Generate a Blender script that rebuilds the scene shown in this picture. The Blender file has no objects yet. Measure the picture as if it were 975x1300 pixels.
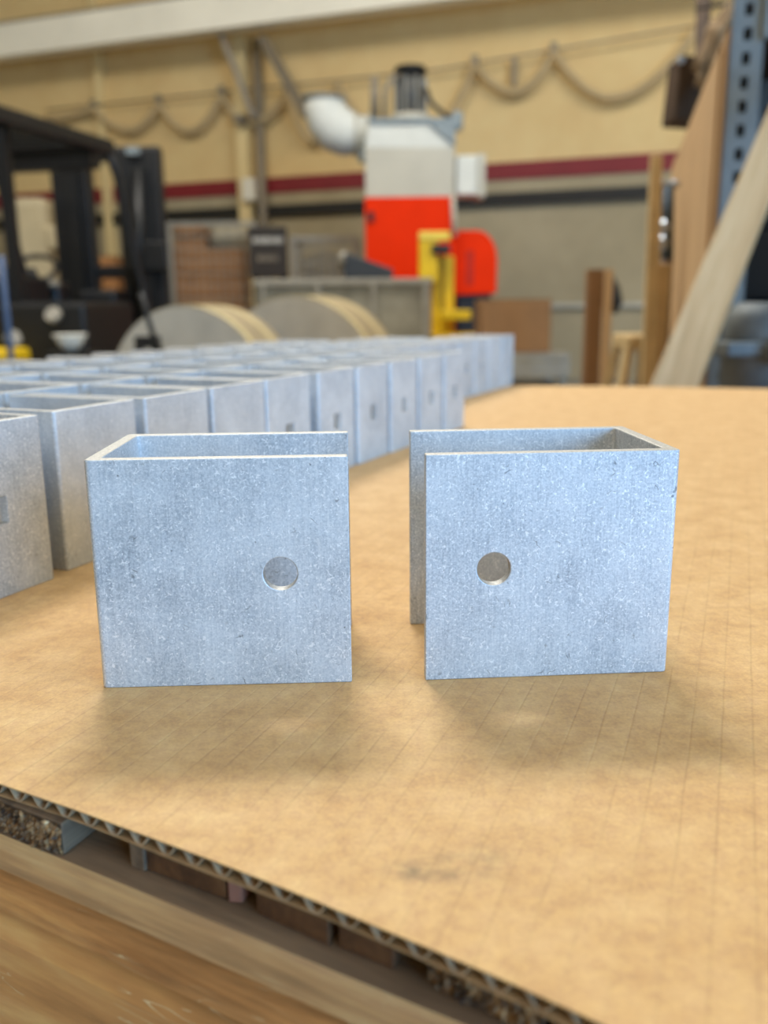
import bpy, bmesh, math, random
from mathutils import Vector, Matrix, Quaternion
random.seed(7)
S = bpy.context.scene
C = S.collection
PI = math.pi

# ------------------------------------------------------------------ camera
F_PX, PITCH, ROLL, CAM_H = 1127.4, 0.2287, -0.0102, 0.12827
cam_data = bpy.data.cameras.new('camera')
cam = bpy.data.objects.new('camera', cam_data); C.objects.link(cam)
cam_data.sensor_fit = 'AUTO'; cam_data.sensor_width = 36.0
cam_data.lens = F_PX / 1300 * 36.0
cam.location = (0, 0, CAM_H)
cam.rotation_mode = 'QUATERNION'
cam.rotation_quaternion = Quaternion((1, 0, 0), PI/2 - PITCH) @ Quaternion((0, 0, 1), ROLL)
cam_data.dof.use_dof = True
cam_data.dof.focus_distance = 0.305
cam_data.dof.aperture_fstop = cam_data.lens / 3.6
cam_data.clip_start = 0.01; cam_data.clip_end = 100
S.camera = cam

# ------------------------------------------------------------------ light
world = bpy.data.worlds.new('world'); S.world = world; world.use_nodes = True
bg = world.node_tree.nodes['Background']
bg.inputs['Color'].default_value = (0.55, 0.75, 1.0, 1)
bg.inputs['Strength'].default_value = 1.5
S.view_settings.view_transform = 'Standard'
S.view_settings.look = 'None'
S.view_settings.exposure = 0.0
S.view_settings.gamma = 1.0
S.view_settings.use_curve_mapping = False
S.cycles.use_denoising = True
S.cycles.max_bounces = 8

def area(name, loc, target, sx, sy, power, col):
    d = bpy.data.lights.new(name, 'AREA'); d.shape = 'RECTANGLE'; d.size = sx; d.size_y = sy
    d.energy = power; d.color = col
    o = bpy.data.objects.new(name, d); C.objects.link(o); o.location = loc
    o.rotation_euler = (Vector(target) - Vector(loc)).to_track_quat('-Z', 'Y').to_euler()
    return o
area('key_fill_light', (-0.70, 4.55, 5.45), (0, 0.29, 0), 2.0, 1.4, 510, (1.0, 0.97, 0.90))
area('key_fill_light', (-3.4, 4.6, 5.45), (-3.8, 8.5, 1), 4.0, 2.4, 320, (1.0, 0.94, 0.84))  # unseen lamp added to brighten the left of the back wall
area('key_fill_light', (2.8, 4.4, 5.45), (2.6, 8.5, 1), 4.0, 2.4, 320, (1.0, 0.94, 0.84))  # its counterpart, added to brighten the back wall at right
area('key_fill_light', (-1.5, -2.0, 5.45), (-1.5, -2.0, 0), 3.0, 3.0, 65, (1.0, 0.95, 0.88))  # added fill above the camera side, not a known lamp
# daylight through the tall hall door behind and to the right of the camera
area('door_daylight', (4.65, -4.9, 1.25), (0.0, 0.5, 0.3), 4.2, 3.7, 590, (0.23, 0.54, 0.96))
area('key_fill_light', (2.2, 0.2, 5.45), (2.2, 0.6, 0), 2.0, 2.0, 60, (1.0, 0.95, 0.88))  # added fill for surfaces at right that face the camera

# ------------------------------------------------------------------ helpers
def ray(px, py):
    a0, b0 = px - 487.5, py - 650
    a = a0*math.cos(ROLL) + b0*math.sin(ROLL); b = -a0*math.sin(ROLL) + b0*math.cos(ROLL)
    return Vector((a/F_PX, math.cos(PITCH) - b/F_PX*math.sin(PITCH), -math.sin(PITCH) - b/F_PX*math.cos(PITCH)))
O = Vector((0, 0, CAM_H))
def at(px, py, Y):                       # a place in the hall at forward distance Y
    d = ray(px, py); return O + d*(Y/d.y)
def onz(px, py, z):
    d = ray(px, py); return O + d*((z - CAM_H)/d.z)
FLOOR = -0.72
WYAW = math.radians(-20.0)
WDIR = Vector((math.cos(WYAW), math.sin(WYAW), 0)); WN = Vector((math.sin(WYAW), -math.cos(WYAW), 0))  # WN points into the hall
W0 = Vector((-5.56, 13.2, 0))
def onwall(px, py, off=0.0):             # (s along wall, z) on a plane off metres in front of the wall
    d = ray(px, py); p0 = W0 + WN*off
    t = WN.dot(p0 - O)/WN.dot(d); p = O + d*t
    return (p - W0).dot(WDIR), p.z
def wallpoint(s, z, off): return W0 + WDIR*s + WN*off + Vector((0, 0, z))

def mesh_obj(name, bm, mat, parent=None, smooth=False, bevel=0, recalc=True):
    if recalc: bmesh.ops.recalc_face_normals(bm, faces=bm.faces)
    me = bpy.data.meshes.new(name); bm.to_mesh(me); bm.free()
    if smooth:
        for p in me.polygons: p.use_smooth = True
    o = bpy.data.objects.new(name, me); C.objects.link(o)
    if mat: me.materials.append(mat)
    if parent: o.parent = parent
    if bevel:
        m = o.modifiers.new('bevel', 'BEVEL'); m.width = bevel; m.segments = 2; m.limit_method = 'ANGLE'
    return o
def tag(o, label, cat=None, group=None, kind=None):
    if label: o['label'] = label
    if cat: o['category'] = cat
    if group: o['group'] = group
    if kind: o['kind'] = kind
    return o
def thing(name, label, cat, loc=(0, 0, 0), rz=0, group=None):
    o = bpy.data.objects.new(name, None); C.objects.link(o); o.empty_display_size = 0.05
    o.location = loc; o.rotation_euler = (0, 0, rz)
    return tag(o, label, cat, group)
def bm_box(bm, c, s, M=None):
    r = bmesh.ops.create_cube(bm, size=1)
    T = Matrix.Translation(c) @ Matrix.Diagonal((s[0], s[1], s[2], 1))
    if M is not None: T = M @ T
    bmesh.ops.transform(bm, matrix=T, verts=r['verts']); return r['verts']
def box(name, c, s, mat, parent=None, bevel=0, M=None):
    bm = bmesh.new(); bm_box(bm, c, s, M); return mesh_obj(name, bm, mat, parent, bevel=bevel)
def bm_bar(bm, p, q, w, h):              # square bar between two points
    p, q = Vector(p), Vector(q); d = q - p; L = d.length
    M = Matrix.Translation((p+q)/2) @ d.to_track_quat('Z', 'Y').to_matrix().to_4x4()
    return bm_box(bm, (0, 0, 0), (w, h, L), M)
def bar(name, p, q, w, h, mat, parent=None, bevel=0):
    bm = bmesh.new(); bm_bar(bm, p, q, w, h); return mesh_obj(name, bm, mat, parent, bevel=bevel)
def bm_tube(bm, pts, r, n=10):
    pts = [Vector(p) for p in pts]; rings = []
    for i, p in enumerate(pts):
        d = (pts[min(i+1, len(pts)-1)] - pts[max(i-1, 0)]).normalized()
        a = d.orthogonal().normalized() if i == 0 else (prev - d*prev.dot(d)).normalized()
        prev = a; b = d.cross(a); rr = r[i] if isinstance(r, (list, tuple)) else r
        rings.append([bm.verts.new(p + (a*math.cos(t) + b*math.sin(t))*rr) for t in [2*PI*k/n for k in range(n)]])
    for A, B in zip(rings, rings[1:]):
        for k in range(n): bm.faces.new((A[k], A[(k+1) % n], B[(k+1) % n], B[k]))
    bm.faces.new(rings[0][::-1]); bm.faces.new(rings[-1])
def tube(name, pts, r, mat, parent=None, n=10):
    bm = bmesh.new(); bm_tube(bm, pts, r, n); o = mesh_obj(name, bm, mat, parent)
    for p in o.data.polygons: p.use_smooth = len(p.vertices) == 4
    return o
def bm_prism(bm, pts, vec):              # polygon pts (3-D) extruded by vec
    v = [bm.verts.new(p) for p in pts]; f = bm.faces.new(v)
    r = bmesh.ops.extrude_face_region(bm, geom=[f])
    bmesh.ops.translate(bm, vec=vec, verts=[e for e in r['geom'] if isinstance(e, bmesh.types.BMVert)])
def prism(name, pts, vec, mat, parent=None, bevel=0):
    bm = bmesh.new(); bm_prism(bm, [Vector(p) for p in pts], Vector(vec)); return mesh_obj(name, bm, mat, parent, bevel=bevel)

# ------------------------------------------------------------------ materials
def srgb(r, g, b):
    f = lambda c: (c/255/12.92 if c/255 <= .04045 else ((c/255+.055)/1.055)**2.4)
    return (f(r), f(g), f(b), 1)
class NT:
    def __init__(s, name):
        s.m = bpy.data.materials.new(name); s.m.use_nodes = True; s.t = s.m.node_tree
        s.b = s.t.nodes['Principled BSDF']
    def n(s, typ, **kw):
        x = s.t.nodes.new(typ)
        for k, v in kw.items():
            if k in x.inputs: x.inputs[k].default_value = v
            else: setattr(x, k, v)
        return x
    def l(s, a, b): s.t.links.new(a, b)
    def coord(s, scale=(1, 1, 1), rot=(0, 0, 0), kind='Object'):
        tc = s.n('ShaderNodeTexCoord'); mp = s.n('ShaderNodeMapping')
        mp.inputs['Scale'].default_value = scale; mp.inputs['Rotation'].default_value = rot
        s.l(tc.outputs[kind], mp.inputs['Vector']); return mp.outputs['Vector']
    def noise(s, vec, scale, detail=4, rough=.55, dist=0):
        x = s.n('ShaderNodeTexNoise', Scale=scale, Detail=detail, Roughness=rough, Distortion=dist)
        s.l(vec, x.inputs['Vector']); return x.outputs['Fac']
    def ramp(s, fac, stops):
        x = s.n('ShaderNodeValToRGB'); e = x.color_ramp.elements
        while len(e) > len(stops): e.remove(e[-1])
        while len(e) < len(stops): e.new(1)
        for q, (p, c) in zip(e, stops):
            q.position = p; q.color = c if len(c) == 4 else (*c, 1)
        s.l(fac, x.inputs['Fac']); return x.outputs['Color']
    def math(s, op, a, b=None, clamp=False):
        x = s.n('ShaderNodeMath'); x.operation = op; x.use_clamp = clamp
        for i, v in enumerate((a, b)):
            if v is None: continue
            if isinstance(v, (int, float)): x.inputs[i].default_value = v
            else: s.l(v, x.inputs[i])
        return x.outputs[0]
    def mix(s, fac, a, b, blend='MIX'):
        x = s.n('ShaderNodeMix'); x.data_type = 'RGBA'; x.blend_type = blend
        for i, v in ((0, fac), (6, a), (7, b)):
            if isinstance(v, (int, float)): x.inputs[i].default_value = v
            elif isinstance(v, tuple): x.inputs[i].default_value = v
            else: s.l(v, x.inputs[i])
        return x.outputs[2]
    def bump(s, h, strength, dist):
        x = s.n('ShaderNodeBump', Strength=strength, Distance=dist); s.l(h, x.inputs['Height'])
        s.l(x.outputs['Normal'], s.b.inputs['Normal'])
    def color(s, c):
        if isinstance(c, tuple): s.b.inputs['Base Color'].default_value = c
        else: s.l(c, s.b.inputs['Base Color'])
    def set(s, **kw):
        for k, v in kw.items():
            k = k.replace('_', ' ')
            if isinstance(v, (int, float, tuple)): s.b.inputs[k].default_value = v
            else: s.l(v, s.b.inputs[k])
        return s.m
def plain(name, c, rough=.6, metal=0.0, var=.12, scale=8, bump=0):
    t = NT(name); v = t.coord(); n = t.noise(v, scale, 5)
    dark = tuple(x*(1-var) for x in c[:3]) + (1,); lite = tuple(min(1, x*(1+var)) for x in c[:3]) + (1,)
    t.color(t.ramp(n, [(.3, dark), (.7, lite)]))
    if bump: t.bump(t.noise(v, scale*6, 3), bump, .002)
    return t.set(Roughness=rough, Metallic=metal)

def make_aluminium():
    t = NT('mill_aluminium')
    tc = t.n('ShaderNodeTexCoord'); inf = t.n('ShaderNodeObjectInfo')
    off = t.n('ShaderNodeVectorMath'); off.operation = 'ADD'
    cmb = t.n('ShaderNodeCombineXYZ')
    for i in range(3): t.l(inf.outputs['Random'], cmb.inputs[i])
    t.l(tc.outputs['Object'], off.inputs[0]); t.l(cmb.outputs[0], off.inputs[1])
    v = off.outputs[0]
    mp = t.n('ShaderNodeMapping'); mp.inputs['Scale'].default_value = (1, 1, .03); t.l(v, mp.inputs['Vector'])
    brush = t.noise(mp.outputs[0], 1500, 3, .6)                      # vertical brushing from extrusion
    mott = t.noise(v, 75, 5, .6)                                     # cloudy mottling
    big = t.noise(v, 22, 3, .5)
    grain = t.noise(v, 1300, 2, .7)
    base = t.ramp(mott, [(.30, (.41, .44, .47)), (.52, (.53, .56, .59)), (.72, (.63, .66, .69))])
    base = t.mix(.35, base, t.ramp(big, [(.35, (.46, .49, .53)), (.65, (.82, .85, .88))]))
    base = t.mix(.22, base, t.ramp(brush, [(.35, (.42, .44, .47)), (.65, (.92, .94, .97))]), 'OVERLAY')
    base = t.mix(.48, base, t.ramp(grain, [(.35, (.25, .26, .28)), (.7, (.9, .92, .95))]), 'OVERLAY')
    # short bright nicks: thin contour lines of one noise, kept only where another is high
    def nicks(sc, w, msc, lo, hi, dist=.6):
        a = t.noise(v, sc, 1.5, .5, dist)
        line = t.math('LESS_THAN', t.math('ABSOLUTE', t.math('SUBTRACT', a, .5)), w)
        mk = t.n('ShaderNodeMapRange', **{'From Min': lo, 'From Max': hi}); t.l(t.noise(v, msc, 2, .5), mk.inputs['Value'])
        return t.math('MULTIPLY', line, mk.outputs[0])
    n1 = nicks(330, .022, 620, .56, .62, .15); n2 = nicks(520, .06, 800, .61, .67, .2)
    bright = t.math('MAXIMUM', n1, n2, True)
    base = t.mix(t.math('MULTIPLY', bright, .75), base, (.97, .98, 1.0, 1))
    n3 = nicks(150, .012, 190, .62, .72)
    spots = t.n('ShaderNodeMapRange', **{'From Min': .70, 'From Max': .76}); t.l(t.noise(v, 420, 2, .5), spots.inputs['Value'])
    reg = t.n('ShaderNodeMapRange', **{'From Min': .5, 'From Max': .62}); t.l(t.noise(v, 60, 2, .5), reg.inputs['Value'])
    dk = t.math('MAXIMUM', t.math('MULTIPLY', n3, .6), t.math('MULTIPLY', spots.outputs[0], t.math('MULTIPLY', reg.outputs[0], .8)))
    base = t.mix(dk, base, (.10, .105, .11, 1))
    t.color(base)
    rg = t.math('ADD', t.math('MULTIPLY', mott, .18), .47)
    rg = t.math('SUBTRACT', rg, t.math('MULTIPLY', bright, .1))
    h = t.math('ADD', t.math('MULTIPLY', grain, .5), t.math('SUBTRACT', brush, t.math('MULTIPLY', bright, .8)))
    t.bump(h, .25, .00012)
    return t.set(Roughness=rg, Metallic=.36)
ALU = make_aluminium()

def make_cut_alu():
    t = NT('saw_cut_aluminium'); v = t.coord(); n = t.noise(v, 900, 3)
    t.color(t.ramp(n, [(.3, (.34, .34, .33)), (.7, (.60, .59, .56))]))
    t.bump(n, .3, .0001)
    return t.set(Roughness=.55, Metallic=.7)
ALU_CUT = make_cut_alu()

FL_ANG = math.radians(68.4)              # direction the flutes run
FE = Vector((math.sin(FL_ANG), -math.cos(FL_ANG), 0)); FV = Vector((math.cos(FL_ANG), math.sin(FL_ANG), 0))
PITCH_FL = 0.0088
def make_kraft():
    t = NT('kraft_liner'); v = t.coord()
    cl = t.noise(v, 55, 6, .62); fib = t.noise(v, 900, 3, .65); sp = t.noise(v, 260, 3, .6)
    c = t.ramp(cl, [(.30, srgb(186, 157, 112)), (.52, srgb(200, 172, 127)), (.72, srgb(211, 185, 141))])
    c = t.mix(.22, c, t.ramp(fib, [(.3, srgb(150, 110, 70)), (.7, srgb(245, 215, 170))]), 'OVERLAY')
    c = t.mix(.20, c, t.ramp(sp, [(.35, srgb(160, 120, 78)), (.65, srgb(235, 205, 160))]), 'OVERLAY')
    # washboard lines one flute apart, worn unevenly
    rv = t.coord(rot=(0, 0, -(FL_ANG - PI/2)))
    sep = t.n('ShaderNodeSeparateXYZ'); t.l(rv, sep.inputs[0])
    wob = t.math('MULTIPLY', t.noise(v, 25, 2), .0012)
    ph = t.math('FRACT', t.math('DIVIDE', t.math('ADD', sep.outputs['X'], wob), PITCH_FL))
    dst = t.math('ABSOLUTE', t.math('SUBTRACT', ph, .5))
    ln = t.n('ShaderNodeMapRange', **{'From Min': .06, 'From Max': .0}); t.l(dst, ln.inputs['Value'])
    wear = t.n('ShaderNodeMapRange', **{'From Min': .40, 'From Max': .62}); t.l(t.noise(v, 16, 4, .7), wear.inputs['Value'])
    lf = t.math('MULTIPLY', ln.outputs[0], t.math('ADD', t.math('MULTIPLY', wear.outputs[0], .24), .02))
    c = t.mix(lf, c, srgb(128, 88, 54))
    # dark rubbed smudge near the front edge
    def smudge(p, r, k):
        vm = t.n('ShaderNodeVectorMath'); vm.operation = 'SUBTRACT'
        tc = t.n('ShaderNodeTexCoord'); t.l(tc.outputs['Object'], vm.inputs[0]); vm.inputs[1].default_value = p
        m2 = t.n('ShaderNodeMapping'); m2.inputs['Rotation'].default_value = (0, 0, -math.radians(30)); m2.inputs['Scale'].default_value = (1/r[0], 1/r[1], 1)
        t.l(vm.outputs[0], m2.inputs['Vector'])
        ln_ = t.n('ShaderNodeVectorMath'); ln_.operation = 'LENGTH'; t.l(m2.outputs[0], ln_.inputs[0])
        g = t.n('ShaderNodeMapRange', **{'From Min': 1.0, 'From Max': .1}); g.interpolation_type = 'SMOOTHSTEP'; t.l(ln_.outputs['Value'], g.inputs['Value'])
        nz = t.n('ShaderNodeMapRange', **{'From Min': .36, 'From Max': .66}); t.l(t.noise(v, 140, 4, .6), nz.inputs['Value'])
        return t.math('MULTIPLY', t.math('MULTIPLY', g.outputs[0], nz.outputs[0]), k)
    for (px, py), r, k in (((520, 1105), (.010, .006), .6), ((566, 1106), (.012, .010), .6), ((620, 1090), (.008, .012), .35)):
        c = t.mix(smudge(onz(px, py, 0), r, k), c, srgb(96, 82, 66))
    t.color(c)
    h = t.math('SUBTRACT', t.math('MULTIPLY', fib, .12), t.math('MULTIPLY', ln.outputs[0], .5))
    h = t.math('ADD', h, t.math('MULTIPLY', t.math('SINE', t.math('MULTIPLY', ph, 2*PI)), .25))
    t.bump(h, .35, .0004)
    return t.set(Roughness=.72)
KRAFT = make_kraft()
KRAFT_EDGE = plain('kraft_cut_edge', srgb(178, 140, 96), .8, var=.2, scale=200)
FLUTE = plain('flute_paper', srgb(178, 148, 114), .8, var=.25, scale=150)

def make_wood(name, c1, c2, c3, axis_ang, along=6, across=60, rough=.65, bump=.35, streak=0.0):
    t = NT(name); v = t.coord(rot=(0, 0, -axis_ang))
    mp = t.n('ShaderNodeMapping'); mp.inputs['Scale'].default_value = (along, across, across); t.l(v, mp.inputs['Vector'])
    g = t.noise(mp.outputs[0], 1, 6, .6, .5); g2 = t.noise(mp.outputs[0], 5, 4, .6); cl = t.noise(v, 14, 4)
    c = t.ramp(g, [(.28, c1), (.5, c2), (.74, c3)])
    c = t.mix(.25, c, t.ramp(g2, [(.3, (.18, .14, .1)), (.7, (.9, .8, .66))]), 'OVERLAY')
    c = t.mix(.3, c, t.ramp(cl, [(.35, (.3, .27, .24)), (.65, (.75, .72, .68))]), 'OVERLAY')
    if streak:                            # pale splintered scores across the face
        m3 = t.n('ShaderNodeMapping'); m3.inputs['Rotation'].default_value = (0, math.radians(-28), 0); m3.inputs['Scale'].default_value = (24, 0, 260); t.l(v, m3.inputs['Vector'])
        a = t.noise(m3.outputs[0], 1.0, 2, .5, .8)
        ln = t.math('LESS_THAN', t.math('ABSOLUTE', t.math('SUBTRACT', a, .5)), .007)
        mk = t.n('ShaderNodeMapRange', **{'From Min': .5, 'From Max': .6}); t.l(t.noise(v, 40, 2), mk.inputs['Value'])
        c = t.mix(t.math('MULTIPLY', t.math('MULTIPLY', ln, mk.outputs[0]), streak), c, srgb(222, 190, 140))
    t.color(c); t.bump(g2, bump, .0008)
    return t.set(Roughness=rough)
EDGE_ANG = math.radians(-29.3)
BOARD_ANG = math.radians(66)
W_SIDE = make_wood('aged_pine_side', srgb(150, 100, 54), srgb(198, 142, 84), srgb(222, 172, 112), EDGE_ANG, 9, 110, streak=.8)
W_SIDE2 = make_wood('worn_side_board', srgb(156, 118, 80), srgb(194, 152, 104), srgb(216, 178, 130), EDGE_ANG, 7, 130, streak=.4)
W_SIDE3 = make_wood('lower_side_board', srgb(168, 116, 64), srgb(208, 152, 90), srgb(230, 182, 120), EDGE_ANG, 5, 45, streak=1.0)
W_GREY = make_wood('weathered_board', srgb(84, 70, 58), srgb(122, 102, 82), srgb(150, 128, 104), BOARD_ANG, 6, 90)
W_LEDGE = make_wood('grey_ledge_wood', srgb(104, 84, 66), srgb(138, 114, 90), srgb(166, 142, 114), EDGE_ANG, 7, 80)
W_BROWN = make_wood('brown_deck_board', srgb(62, 40, 24), srgb(96, 64, 38), srgb(122, 86, 54), BOARD_ANG, 6, 90)
def make_plank():
    t = NT('pale_plank'); v = t.coord(rot=(0, math.radians(66), 0))
    mp = t.n('ShaderNodeMapping'); mp.inputs['Scale'].default_value = (3, 3, 42); t.l(v, mp.inputs['Vector'])
    g = t.noise(mp.outputs[0], 1, 5, .6, .4)
    t.color(t.ramp(g, [(.3, srgb(180, 142, 98)), (.5, srgb(208, 170, 122)), (.7, srgb(224, 190, 144))]))
    return t.set(Roughness=.6)
W_PALE = make_plank()
W_TAN = plain('tan_wood', srgb(196, 170, 124), .6, var=.15, scale=12)
W_CRATE = plain('crate_wood', srgb(160, 112, 66), .7, var=.2, scale=9)
def make_endgrain():
    t = NT('rough_end_grain'); v = t.coord(scale=(1, 1, .55))
    a = t.noise(v, 900, 4, .7); b = t.noise(v, 380, 3, .6)
    c = t.ramp(b, [(.36, srgb(44, 31, 21)), (.5, srgb(116, 88, 58)), (.62, srgb(170, 138, 98)), (.74, srgb(232, 210, 172))])
    c = t.mix(.5, c, t.ramp(a, [(.3, (.15, .1, .06)), (.7, (.85, .75, .6))]), 'OVERLAY')
    t.color(c); t.bump(b, .9, .002)
    return t.set(Roughness=.6)
ENDG = make_endgrain()

def make_wall():
    t = NT('painted_wall'); v = t.coord(); sep = t.n('ShaderNodeSeparateXYZ'); t.l(v, sep.inputs[0])
    n = t.noise(v, .8, 5); n2 = t.noise(v, 5, 4)
    up = t.ramp(n, [(.3, srgb(214, 185, 130)), (.7, srgb(226, 200, 146))])
    lo = t.ramp(n, [(.3, srgb(158, 146, 118)), (.7, srgb(172, 160, 132))])
    k = t.n('ShaderNodeMapRange', **{'From Min': 1.62, 'From Max': 1.66}); t.l(sep.outputs['Z'], k.inputs['Value'])
    c = t.mix(k.outputs[0], lo, up)
    c = t.mix(.12, c, t.ramp(n2, [(.3, (.3, .28, .24)), (.7, (.7, .68, .64))]), 'OVERLAY')
    t.color(c); return t.set(Roughness=.8)
WALL = make_wall()
CONC = plain('concrete', srgb(140, 138, 132), .7, var=.15, scale=1.5)
ROOF = plain('roof_sheet', srgb(205, 198, 180), .8, var=.08, scale=.6)
MAROON = plain('maroon_paint', srgb(124, 22, 34), .5, var=.08, scale=3)
BLACK = plain('black_paint', srgb(17, 18, 20), .45, var=.2, scale=10)
BLACK2 = plain('black_steel', srgb(9, 11, 15), .5, var=.25, scale=10)
CREAMSTEEL = plain('cream_steel', srgb(248, 242, 224), .55, var=.05, scale=2)
CREAMCOL = plain('cream_column', srgb(222, 200, 148), .6, var=.06, scale=2)
GREYPIPE = plain('grey_pipe', srgb(132, 122, 106), .5, var=.1, scale=6)
CABLE = plain('beige_cable', srgb(186, 164, 124), .6, var=.1, scale=6)
GREYCAB = plain('grey_cabinet', srgb(182, 178, 164), .5, var=.06, scale=4)
WHITEDUCT = plain('white_duct', srgb(206, 208, 202), .8, var=.06, scale=5)
RED = plain('orange_red_paint', srgb(222, 46, 0), .7, var=.06, scale=4); RED.node_tree.nodes['Principled BSDF'].inputs['Specular IOR Level'].default_value = .12
YELLOW = plain('yellow_paint', srgb(214, 178, 20), .45, var=.1, scale=12)
GALV = plain('galvanised_sheet', srgb(150, 146, 132), .5, .5, var=.25, scale=7)
COILFACE = plain('coil_face', srgb(205, 198, 184), .6, .2, var=.12, scale=6)
COILRIM = plain('coil_rim', srgb(142, 128, 100), .6, var=.1, scale=6)
COILTAPE = plain('coil_tape', srgb(184, 168, 126), .6, var=.06, scale=6)
BOXBROWN = plain('brown_carton', srgb(134, 98, 62), .8, var=.1, scale=6)
BOXDARK = plain('dark_brown_card', srgb(60, 40, 20), .8, var=.2, scale=12)
SHEET = plain('card_sheet', srgb(190, 156, 114), .8, var=.08, scale=4)
SHEET2 = plain('card_sheet_dark', srgb(174, 140, 100), .8, var=.08, scale=4)
BLUESTEEL = plain('blue_grey_steel', srgb(128, 138, 142), .5, .1, var=.12, scale=14)
CHROME = plain('chrome', (.42, .46, .52, 1), .3, 1.0, var=.1, scale=30)
DARKCLOTH = plain('brown_cloth', srgb(120, 98, 70), .9, var=.3, scale=14)
BEIGEPL = plain('beige_plastic', srgb(188, 176, 146), .5, var=.06, scale=5)
WHITEPL = plain('white_plastic', srgb(225, 222, 210), .4, var=.05, scale=5)
BLUEPL = plain('blue_paint', srgb(36, 66, 104), .5, var=.1, scale=8)
MACHBLUE = plain('blue_grey_casting', srgb(98, 104, 106), .65, .1, var=.45, scale=9)
GREYSTEEL = plain('grey_steel', srgb(150, 146, 136), .5, .4, var=.15, scale=8)
SIGNWHITE = plain('white_lettering', srgb(200, 198, 190), .6, var=.05)

# ------------------------------------------------------------------ hall
def wall_frame(name, mat, off, s0, s1, z0, z1, thick, label=None, parent=None):
    p = wallpoint((s0+s1)/2, (z0+z1)/2, off - thick/2 if thick > 0 else off)
    M = Matrix.Translation(p) @ Matrix.Rotation(WYAW, 4, 'Z')
    return box(name, (0, 0, 0), (s1-s0, abs(thick), z1-z0), mat, parent, M=M)
fl = box('floor', (0, 3.5, FLOOR-.05), (26, 27, .1), CONC); tag(fl, 'grey concrete hall floor', kind='structure')
wb = wall_frame('wall_back', WALL, 0, -4.5, 13, FLOOR, 5.6, .2); tag(wb, 'cream hall wall with grey lower part behind the machine', kind='structure')
for k, (x0, x1, z0, z1) in enumerate(((-10.1, 2.4, FLOOR, 5.55), (6.85, 7.0, FLOOR, 5.55), (2.4, 6.85, 3.3, 5.55))):
    tag(box('wall_front' if k == 0 else 'trim_%d' % (k+3), ((x0+x1)/2, -5.2, (z0+z1)/2), (x1-x0, .2, z1-z0), CREAMCOL), ('cream wall behind the viewer with a tall open door', 'door jamb', 'door lintel')[k], kind='structure')
wl = box('wall_left', (-10.2, 5, 2.4), (.2, 22, 6.3), CREAMCOL); tag(wl, 'cream side wall at the left', kind='structure')
wr = box('wall_right', (7.1, 2.7, 2.4), (.2, 16, 6.3), CREAMCOL); tag(wr, 'cream side wall at the right', kind='structure')
ce = box('ceiling', (-1.5, 5.0, 5.65), (17.6, 21, .1), ROOF); tag(ce, 'pale roof sheeting', kind='structure')

def band(name, pts_l, pts_r, mat, proud, label):
    sl, z1 = onwall(*pts_l[0]); _, z0 = onwall(*pts_l[1]); sr, z1b = onwall(*pts_r[0]); _, z0b = onwall(*pts_r[1])
    z1, z0 = (z1+z1b)/2, (z0+z0b)/2
    o = wall_frame(name, mat, proud, -4.4, 12.9, z0, z1, proud); tag(o, label, kind='structure'); return z0, z1
RZ = band('trim_1', ((400, 223), (400, 245)), ((820, 194), (820, 215)), MAROON, .02, 'dark red painted band along the cream wall')
BZ = band('trim_2', ((400, 259), (400, 272)), ((820, 236), (820, 253)), BLACK, .08, 'black rail along the wall below the red band')
s_, zl = onwall(700, 385)
o = wall_frame('trim_3', GREYCAB, .06, -4.4, 12.9, zl-.05, zl, .06); tag(o, 'grey ledge low on the wall', kind='structure')

# crane runway beam in front of the wall
bmoff = .55
sL, zLt = onwall(60, 28, bmoff); _, zLb = onwall(60, 70, bmoff); sR, zRb = onwall(500, 11, bmoff)
zb = (zLb+zRb)/2; bh = zLt - zLb
beam = thing('runway_beam', 'white steel runway beam across the top of the wall', 'beam', wallpoint(0, 0, 0), WYAW)
def wlocal(s, z, off): return (s, -off, z)
box('box_girder', (3.5, -bmoff, zb+bh/2), (16, .24, bh), CREAMSTEEL, beam, bevel=.012)
box('crane_rail', (3.5, -bmoff, zb+bh+.03), (16, .06, .06), GREYPIPE, beam)
# column with bracing
s_c, _ = onwall(320, 200, .0); _, zc0 = onwall(320, 385, .0)
colu = thing('wall_column', 'cream wall column with grey conduit and slanting braces', 'column', wallpoint(0, 0, 0), WYAW)
box('post', (s_c-.04, -.09, (FLOOR+5.5)/2), (.16, .18, 5.5-FLOOR), CREAMCOL, colu)
sp, _ = onwall(331, 200, .12)
tube('conduit', [(sp, -.12, FLOOR), (sp, -.12, zb)], .055, GREYPIPE, colu)
sj, zj = onwall(318, 241, .2); box('junction_box', (sj, -.23, zj), (.16, .09, .26), WHITEPL, colu, bevel=.01)
a = onwall(281, 44, .42); b = onwall(322, 150, .28); bar('brace', (a[0], -.42, a[1]), (b[0], -.28, b[1]), .13, .06, GREYPIPE, colu)
a = onwall(334, 48, .42); b = onwall(390, 148, .6); bar('brace', (a[0], -.42, a[1]), (b[0], -.6, b[1]), .13, .06, GREYPIPE, colu)
bar('brace_foot', (s_c, -.15, b[1]+.1), (s_c, -.34, b[1]+.1), .1, .1, GREYPIPE, colu)
# second slim column further left
s2, _ = onwall(130, 100); pc = thing('wall_column', 'slim cream wall column above the lift truck', 'column', wallpoint(0, 0, 0), WYAW)
box('post', (s2, -.06, (FLOOR+5.5)/2), (.1, .12, 5.5-FLOOR), CREAMCOL, pc)
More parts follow.
